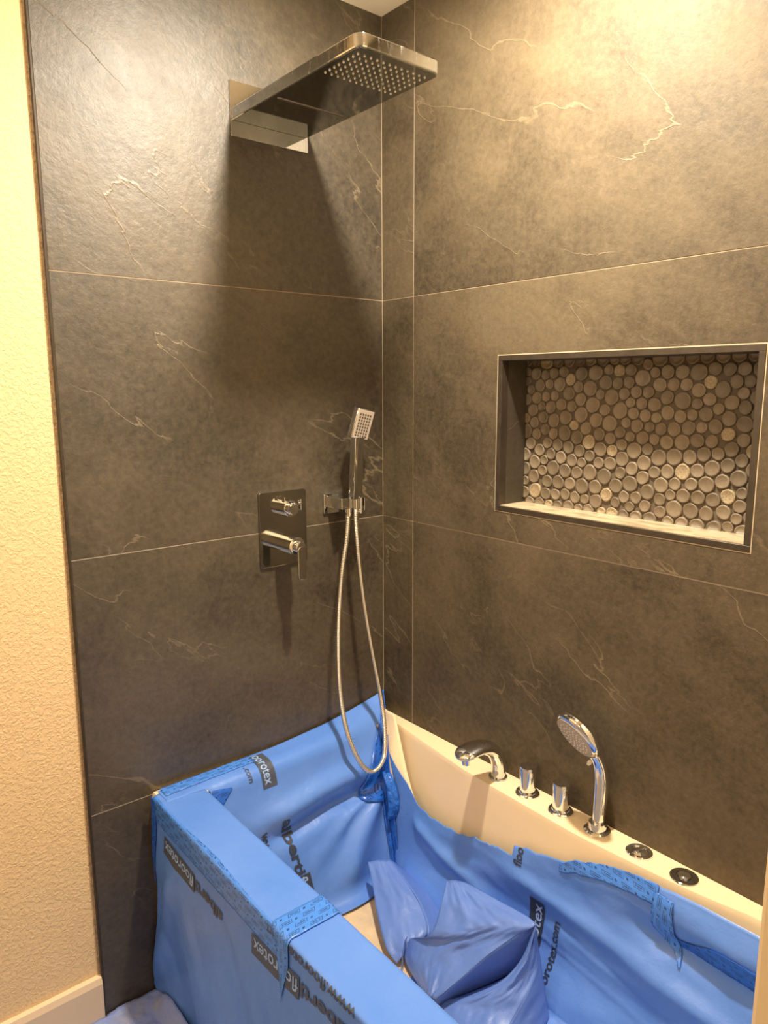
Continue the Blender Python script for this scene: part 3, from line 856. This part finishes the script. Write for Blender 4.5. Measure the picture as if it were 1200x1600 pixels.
# back side of the upper fold, resting on the floor film
loft('back_fold', [(-.186, -.524, .334), (-.186, -.635, .349), (-.199, -.745, .369)], [(-.165, -.50, .17), (-.16, -.63, .165), (-.165, -.76, .165)], FILM2, fb, 30, 20, -.004, .004, 15)
loft('back_fold', [(-.197, -.747, .36), (-.203, -.755, .32), (-.21, -.763, .28), (-.249, -.768, .24), (-.288, -.765, .2), (-.344, -.78, .18)], [(-.17, -.765, .165), (-.18, -.775, .16), (-.19, -.785, .155), (-.23, -.79, .155), (-.27, -.79, .15), (-.34, -.80, .15)], FILM2, fb, 30, 16, -.002, .003, 19)
# little roll at the left end of the wad
loft('curled_edge', [(-.301, -.452, .205), (-.322, -.462, .185), (-.345, -.478, .160)], [(-.335, -.478, .225), (-.350, -.49, .19), (-.362, -.505, .152)], FILM2, fb, 20, 16, .010, .003, 22)
# tan sheet on the tub floor
V, F_ = [], []
for i in range(30):
    for j in range(26):
        x = -.60+.45*i/29; y = -.21-.62*j/25
        V.append((x, y, .144+.0015*fbm(x*12, y*12, 2)))
for i in range(29):
    for j in range(25): F_.append((i*26+j, (i+1)*26+j, (i+1)*26+j+1, i*26+j+1))
o = pm('paper_sheet', V, F_, PAPER, None, True); o.modifiers.new('t', 'SOLIDIFY').thickness = .0008
tag(o, 'tan speckled paper sheet lying on the tub floor', 'paper')

# film on the bathroom floor
V, F_ = [], []
nx, ny = 90, 90
for i in range(nx):
    for j in range(ny):
        x = -1.35+.605*i/(nx-1); y = -.004-.95*j/(ny-1)
        up = .05*sm(-.785, -.745, x)*sm(-.02, -.08, y)
        V.append((x, y, .006+.010*abs(fbm(x*9, y*9, 4))+.007*abs(fbm(x*27, y*23, 1))+up*.6))
for i in range(nx-1):
    for j in range(ny-1): F_.append((i*ny+j, (i+1)*ny+j, (i+1)*ny+j+1, i*ny+j+1))
o = pm('floor_film', V, F_, FILMF, None, True); o.modifiers.new('t', 'SOLIDIFY').thickness = .0008
tag(o, 'dusty crumpled blue film on the floor beside the tub', 'protective film')

# ---------------------------------------------------------------- rain shower head
def rounded(x0, x1, y0, y1, r, seg=6, corners=(1, 1, 1, 1)):
    out = []
    for (cx, cy, a0, k) in ((x1-r, y0+r, -90, 0), (x1-r, y1-r, 0, 1), (x0+r, y1-r, 90, 2), (x0+r, y0+r, 180, 3)):
        if corners[k]:
            for i in range(seg+1): a = R(a0+90*i/seg); out.append((cx+r*math.cos(a), cy+r*math.sin(a)))
        else: out.append(((x1 if k in (0, 1) else x0), (y0 if k in (0, 3) else y1)))
    return out
def slab(name, outline, lo, hi, bev, tf, mat, parent):
    """outline (a,b); tf(a,b,h)->xyz; bevelled top and bottom"""
    n = len(outline); ca = sum(p[0] for p in outline)/n; cb = sum(p[1] for p in outline)/n
    def shr(d):
        out = []
        for i, (a, b) in enumerate(outline):
            pa, pb = outline[i-1]; qa, qb = outline[(i+1) % n]
            ta, tb = qa-pa, qb-pb; L_ = math.hypot(ta, tb) or 1; out.append((a-tb/L_*d, b+ta/L_*d))
        return out
    lv = [(bev, lo), (bev*.3, lo+(hi-lo)*0+bev*.3), (0, lo+bev), (0, hi-bev), (bev*.3, hi-bev*.3), (bev, hi)]
    V = []; F_ = []
    for d, h in lv: V += [tf(a, b, h) for a, b in shr(d)]
    for q in range(len(lv)-1):
        for i in range(n): F_.append((q*n+i, q*n+(i+1) % n, (q+1)*n+(i+1) % n, (q+1)*n+i))
    F_.append(tuple(range(n))[::-1]); F_.append(tuple(range((len(lv)-1)*n, len(lv)*n)))
    o = pm(name, V, F_, mat, parent, True)
    bm = bmesh.new(); bm.from_mesh(o.data); bmesh.ops.recalc_face_normals(bm, faces=bm.faces); bm.to_mesh(o.data); bm.free()
    o.data.polygons[-1].use_smooth = False; o.data.polygons[-2].use_smooth = False
    o.data.set_sharp_from_angle(angle=R(20))
    return o
sh = empty('rain_shower_head', (-.346, 0, 2.12), 'large rectangular chrome rain shower head jutting from the wall at the top', 'shower head')
slab('body', rounded(-.449, -.243, -.482, -.003, .020, 7, (1, 0, 0, 1)), 2.104, 2.130, .003, lambda a, b, h: (a, b, h), CHROME_DUSTY, sh)
slab('face_panel', rounded(-.446, -.246, -.479, -.006, .018, 7, (1, 0, 0, 1)), 2.1034, 2.1042, .0002, lambda a, b, h: (a, b, h), chrome('face_mirror', .06, (.30, .32, .33)), sh)
slab('wall_plate', rounded(-.4515, -.2402, 2.0695, 2.189, .002, 2), -.0045, -.0002, .0008, lambda a, b, h: (a, h, b), CHROME, sh)
bm = bmesh.new()
for i in range(12):
    for j in range(8):
        x = -.430+.166*i/11; y = -.4545+.1045*j/7
        lathe_mesh(bm, [(0, .0), (.0022, 0), (.0021, -.0016), (.0012, -.0028), (0, -.0028)], (x, y, 2.1034), (0, 0, 1), 8)
o = bmo('nozzles', bm, RUBBER, sh, True, 40); o['kind'] = 'stuff'; o['label'] = 'grid of small pale rubber nozzles'
slab('waterfall_slot', rounded(-.436, -.262, -.1855, -.1785, .0034, 5), 2.1022, 2.1036, .0004, lambda a, b, h: (a, b, h), simple('slot_grey', (.40, .35, .32), .3, .5), sh)
slab('slot_opening', rounded(-.4345, -.2635, -.1832, -.1808, .001, 3), 2.1016, 2.1024, .0002, lambda a, b, h: (a, b, h), DARK, sh)

# ---------------------------------------------------------------- valve trim
va = empty('shower_valve', (-.341, 0, 1.137), 'tall rectangular chrome valve plate with two round controls on the left wall', 'shower valve')
slab('plate', rounded(-.412, -.270, 1.039, 1.236, .006, 4), -.0065, -.0002, .001, lambda a, b, h: (a, h, b), NICKEL, va)
k1 = lathe('diverter_knob', [(.0, .004), (.0215, .004), (.0215, .040), (.020, .042), (.0155, .042), (.0155, .046), (.013, .048), (.013, .056), (.0, .057)], (-.338, -.0, 1.193), (0, -1, 0), CHROME, va, 32)
box('fin', (-.3520, -.032, 1.205), (-.3500, -.018, 1.222), CHROME, k1, .001); box('fin', (-.3215, -.060, 1.190), (-.3195, -.046, 1.218), CHROME, k1, .001)
box('fin', (-.337, -.062, 1.205), (-.320, -.058, 1.209), CHROME, k1, .0008)
k2 = lathe('mixer_body', [(.0, .004), (.0235, .004), (.0235, .076), (.022, .079), (.018, .080), (.016, .080), (.016, .092), (.013, .096), (0, .097)], (-.345, 0, 1.101), (0, -1, 0), CHROME, va, 36)
slab('lever', rounded(-.357, -.333, 1.018, 1.104, .010, 6), .091, .098, .0014, lambda a, b, h: (a, -h-.10*(b-1.104)*-.08, b), chrome('lever_chrome', .22, (.52, .52, .50)), k2)

# ---------------------------------------------------------------- hand shower on bracket
hs = empty('hand_shower', (-.165, 0, 1.21), 'slim square chrome hand shower standing in its wall bracket', 'hand shower')
slab('wall_flange', rounded(-.212, -.162, 1.160, 1.212, .002, 2), -.006, -.0002, .0008, lambda a, b, h: (a, h, b), CHROME, hs)
box('bracket', (-.200, -.070, 1.178), (-.150, -.006, 1.208), CHROME, hs, .002)
box('bracket_prong', (-.138, -.088, 1.172), (-.133, -.060, 1.207), CHROME, hs, .001)
box('bracket_prong', (-.152, -.092, 1.165), (-.145, -.060, 1.209), CHROME, hs, .0015)
box('bracket_bridge', (-.150, -.064, 1.180), (-.135, -.055, 1.205), CHROME, hs, .001)
T = Matrix.Translation((-.158, -.075, 1.205)) @ Matrix.Rotation(R(4), 4, 'X') @ Matrix.Rotation(R(0), 4, 'Z')
bm = bmesh.new(); bm_box(bm, (-.0150, -.0115, .0), (.0150, .0115, .165), .0025, 2, T); bmo('handle', bm, chrome('handle_chrome', .12, (.58, .58, .57)), hs, True, 30)
T2 = Matrix.Translation((-.150, -.066, 1.372)) @ Matrix.Rotation(R(10), 4, 'X') @ Matrix.Rotation(R(12), 4, 'Y')
bm = bmesh.new(); bm_box(bm, (-.029, -.022, -.006), (.029, 0, .076), .004, 3, T2); hd = bmo('head', bm, CHROME, hs, True, 30)
bm = bmesh.new(); bm_box(bm, (-.0255, -.0232, -.0025), (.0255, -.0215, .0725), .0006, 1, T2); bmo('spray_face', bm, GREYFACE, hd)
bm = bmesh.new()
for i in range(5):
    for j in range(8): bm_box(bm, (-.0185+.0083*i-.0024, -.0240, .004+.0081*j-.0022), (-.0185+.0083*i+.0024, -.0230, .004+.0081*j+.0022), 0, 1, T2)
o = bmo('nozzles', bm, DARK, hd); o['kind'] = 'stuff'

# hose with turned ribs
HP = [(-.171, -.062, 1.178), (-.180, -.064, 1.10), (-.203, -.068, .99), (-.222, -.078, .84), (-.232, -.095, .69), (-.229, -.122, .575), (-.205, -.146, .490), (-.166, -.153, .452), (-.124, -.148, .474), (-.104, -.130, .545), (-.102, -.110, .64), (-.118, -.095, .765), (-.136, -.084, .90), (-.149, -.079, 1.02), (-.157, -.077, 1.13), (-.158, -.077, 1.195)]
c = spline(HP, 40)
# resample evenly
L_ = [0]
for a, b in zip(c, c[1:]): L_.append(L_[-1]+(b-a).length)
tot = L_[-1]; pitch = .0046; nn = int(tot/pitch)*4; pts = []; k = 0
for i in range(nn+1):
    s = tot*i/nn
    while k < len(L_)-2 and L_[k+1] < s: k += 1
    pts.append(c[k].lerp(c[k+1], (s-L_[k])/max(1e-9, L_[k+1]-L_[k])))
radii = [(.0070 if i % 4 in (1, 2) else .0060) for i in range(nn+1)]
ho = empty('shower_hose', (-.17, -.07, 1.18), 'ribbed metal shower hose looping down from the wall bracket', 'hose')
tube('hose', pts, radii, HOSE, ho, 12, up=(0, 1, 0.01))
lathe('hose_nut', [(0, 0), (.0085, 0), (.0085, .018), (.007, .024), (0, .024)], (-.171, -.062, 1.158), (0, 0, 1), CHROME, ho, 20)
lathe('hose_nut', [(0, 0), (.0085, 0), (.0075, .026), (0, .026)], (-.158, -.077, 1.179), (0, 0, 1), CHROME, ho, 20)

# ---------------------------------------------------------------- deck fittings
sp = empty('bath_spout', (-.035, -.49, rimz), 'curved chrome bath spout on the tub ledge, leftmost of the deck fittings', 'faucet')
P = [(-.034, -.490, .535), (-.034, -.490, .560), (-.038, -.490, .585), (-.052, -.488, .610), (-.078, -.486, .628), (-.110, -.484, .636), (-.142, -.482, .634), (-.158, -.481, .628), (-.164, -.481, .622)]
rd = [(.019, .017), (.018, .016), (.019, .017), (.021, .018), (.024, .018), (.030, .014), (.030, .012), (.023, .008), (.008, .004)]
Q = spline(P, 6); RR = [tuple(interp([(i, Vector((a, b, 0))) for i, (a, b) in enumerate(rd)], j/6)[:2]) for j in range(len(Q))]
tube('spout_body', Q, RR, CHROME, sp, 24, up=(0, 1, 0))
lathe('aerator', [(0, 0), (.009, 0), (.010, .004), (.010, .022), (0, .022)], (-.142, -.482, .604), (0, 0, 1), CHROME, sp, 20)
lathe('base_ring', [(0, 0), (.024, 0), (.023, .004), (.018, .006), (0, .006)], (-.034, -.49, rimz), (0, 0, 1), CHROME, sp, 28)
def knob(y, lab):
    k = empty('tap_knob', (-.036, y, rimz), lab, 'tap', 'deck tap knobs')
    lathe('base_ring', [(0, 0), (.0285, 0), (.029, .003), (.0265, .006), (.022, .0065), (.021, .010), (0, .010)], (-.036, y, rimz), (0, 0, 1), CHROME, k, 36)
    lathe('knob', [(0, .008), (.0188, .008), (.0190, .030), (.0200, .060), (.0200, .067), (.0188, .071), (.0, .0718)], (-.036, y, rimz), (0, 0, 1), CHROME, k, 36)
knob(-.585, 'round chrome tap knob next to the bath spout'); knob(-.682, 'round chrome tap knob between the other knob and the deck hand shower')
dh = empty('deck_hand_shower', (-.036, -.78, rimz), 'chrome hand shower with round spray head standing on the tub ledge', 'hand shower')
lathe('base_ring', [(0, 0), (.0290, 0), (.0290, .004), (.025, .007), (.0205, .008), (.0185, .022), (.0, .022)], (-.036, -.78, rimz), (0, 0, 1), CHROME, dh, 36)
P = [(-.034, -.780, .553), (-.031, -.780, .585), (-.028, -.780, .620), (-.028, -.780, .655), (-.034, -.778, .688), (-.044, -.774, .712), (-.060, -.765, .735)]
rd = [.0130, .0140, .0155, .0160, .0150, .0150, .0150]
Q = spline(P, 8); tube('handle', Q, [interp(list(enumerate(rd)), j/8) for j in range(len(Q))], CHROME, dh, 24, up=(0, 1, 0))
nrm = Vector((-.84, .205, -.50)).normalized(); cc = Vector((-.084, -.748, .760))
hd = lathe('spray_head', [(0, .004), (.050, .004), (.057, .0), (.059, -.004), (.058, -.012), (.049, -.020), (.024, -.026), (0, -.027)], cc, nrm, CHROME, dh, 44, 40)
lathe('spray_face', [(0, .0062), (.034, .0062), (.049, .005), (.0492, .003)], cc, nrm, GREYFACE, hd, 36)
bm = bmesh.new(); a_ = nrm.orthogonal().normalized(); b_ = nrm.cross(a_)
for rr_, cnt in ((.010, 6), (.019, 12), (.028, 18), (.037, 22)):
    for i in range(cnt):
        t = 2*math.pi*i/cnt; lathe_mesh(bm, [(.0018, .004), (.0016, .0075), (0, .0078)], cc+(a_*math.cos(t)+b_*math.sin(t))*rr_, nrm, 6)
o = bmo('nozzles', bm, RUBBER, hd, True, 40); o['kind'] = 'stuff'
lathe('mode_tab', [(0, -.004), (.004, -.003), (.005, .003), (.003, .008), (0, .009)], cc+Vector((.012, -.03, -.050)), (nrm+Vector((0, 0, -.3))), RUBBER, hd, 14)
# flush controls
b1 = empty('air_control', (-.035, -.882, rimz), 'small chrome air control dial with a fluted centre on the tub ledge', 'control')
lathe('ring', [(0, 0), (.0275, 0), (.0272, .004), (.025, .0055), (.019, .0045), (.0185, .003), (0, .003)], (-.035, -.882, rimz), (0, 0, 1), CHROME, b1, 36)
bm = bmesh.new(); bm_box(bm, (-.048, -.886, rimz+.003), (-.022, -.878, rimz+.010), .0015, 2); bmo('grip', bm, CHROME, b1, True, 30)
lathe('dial', [(0, .008), (.010, .007), (.0165, .0035), (.0165, .003)], (-.035, -.882, rimz), (0, 0, 1), CHROME, b1, 10, 15)
b2 = empty('pump_button', (-.036, -.982, rimz), 'flat round chrome pump button on the tub ledge, nearest the end wall', 'control')
lathe('ring', [(0, 0), (.0275, 0), (.0272, .0025), (.0255, .0035), (.016, .0035), (.0155, .0022), (0, .0022)], (-.036, -.982, rimz), (0, 0, 1), NICKEL, b2, 40)
lathe('button', [(0, .0075), (.009, .0072), (.0125, .0055), (.0132, .002)], (-.036, -.982, rimz), (0, 0, 1), CHROME, b2, 32)
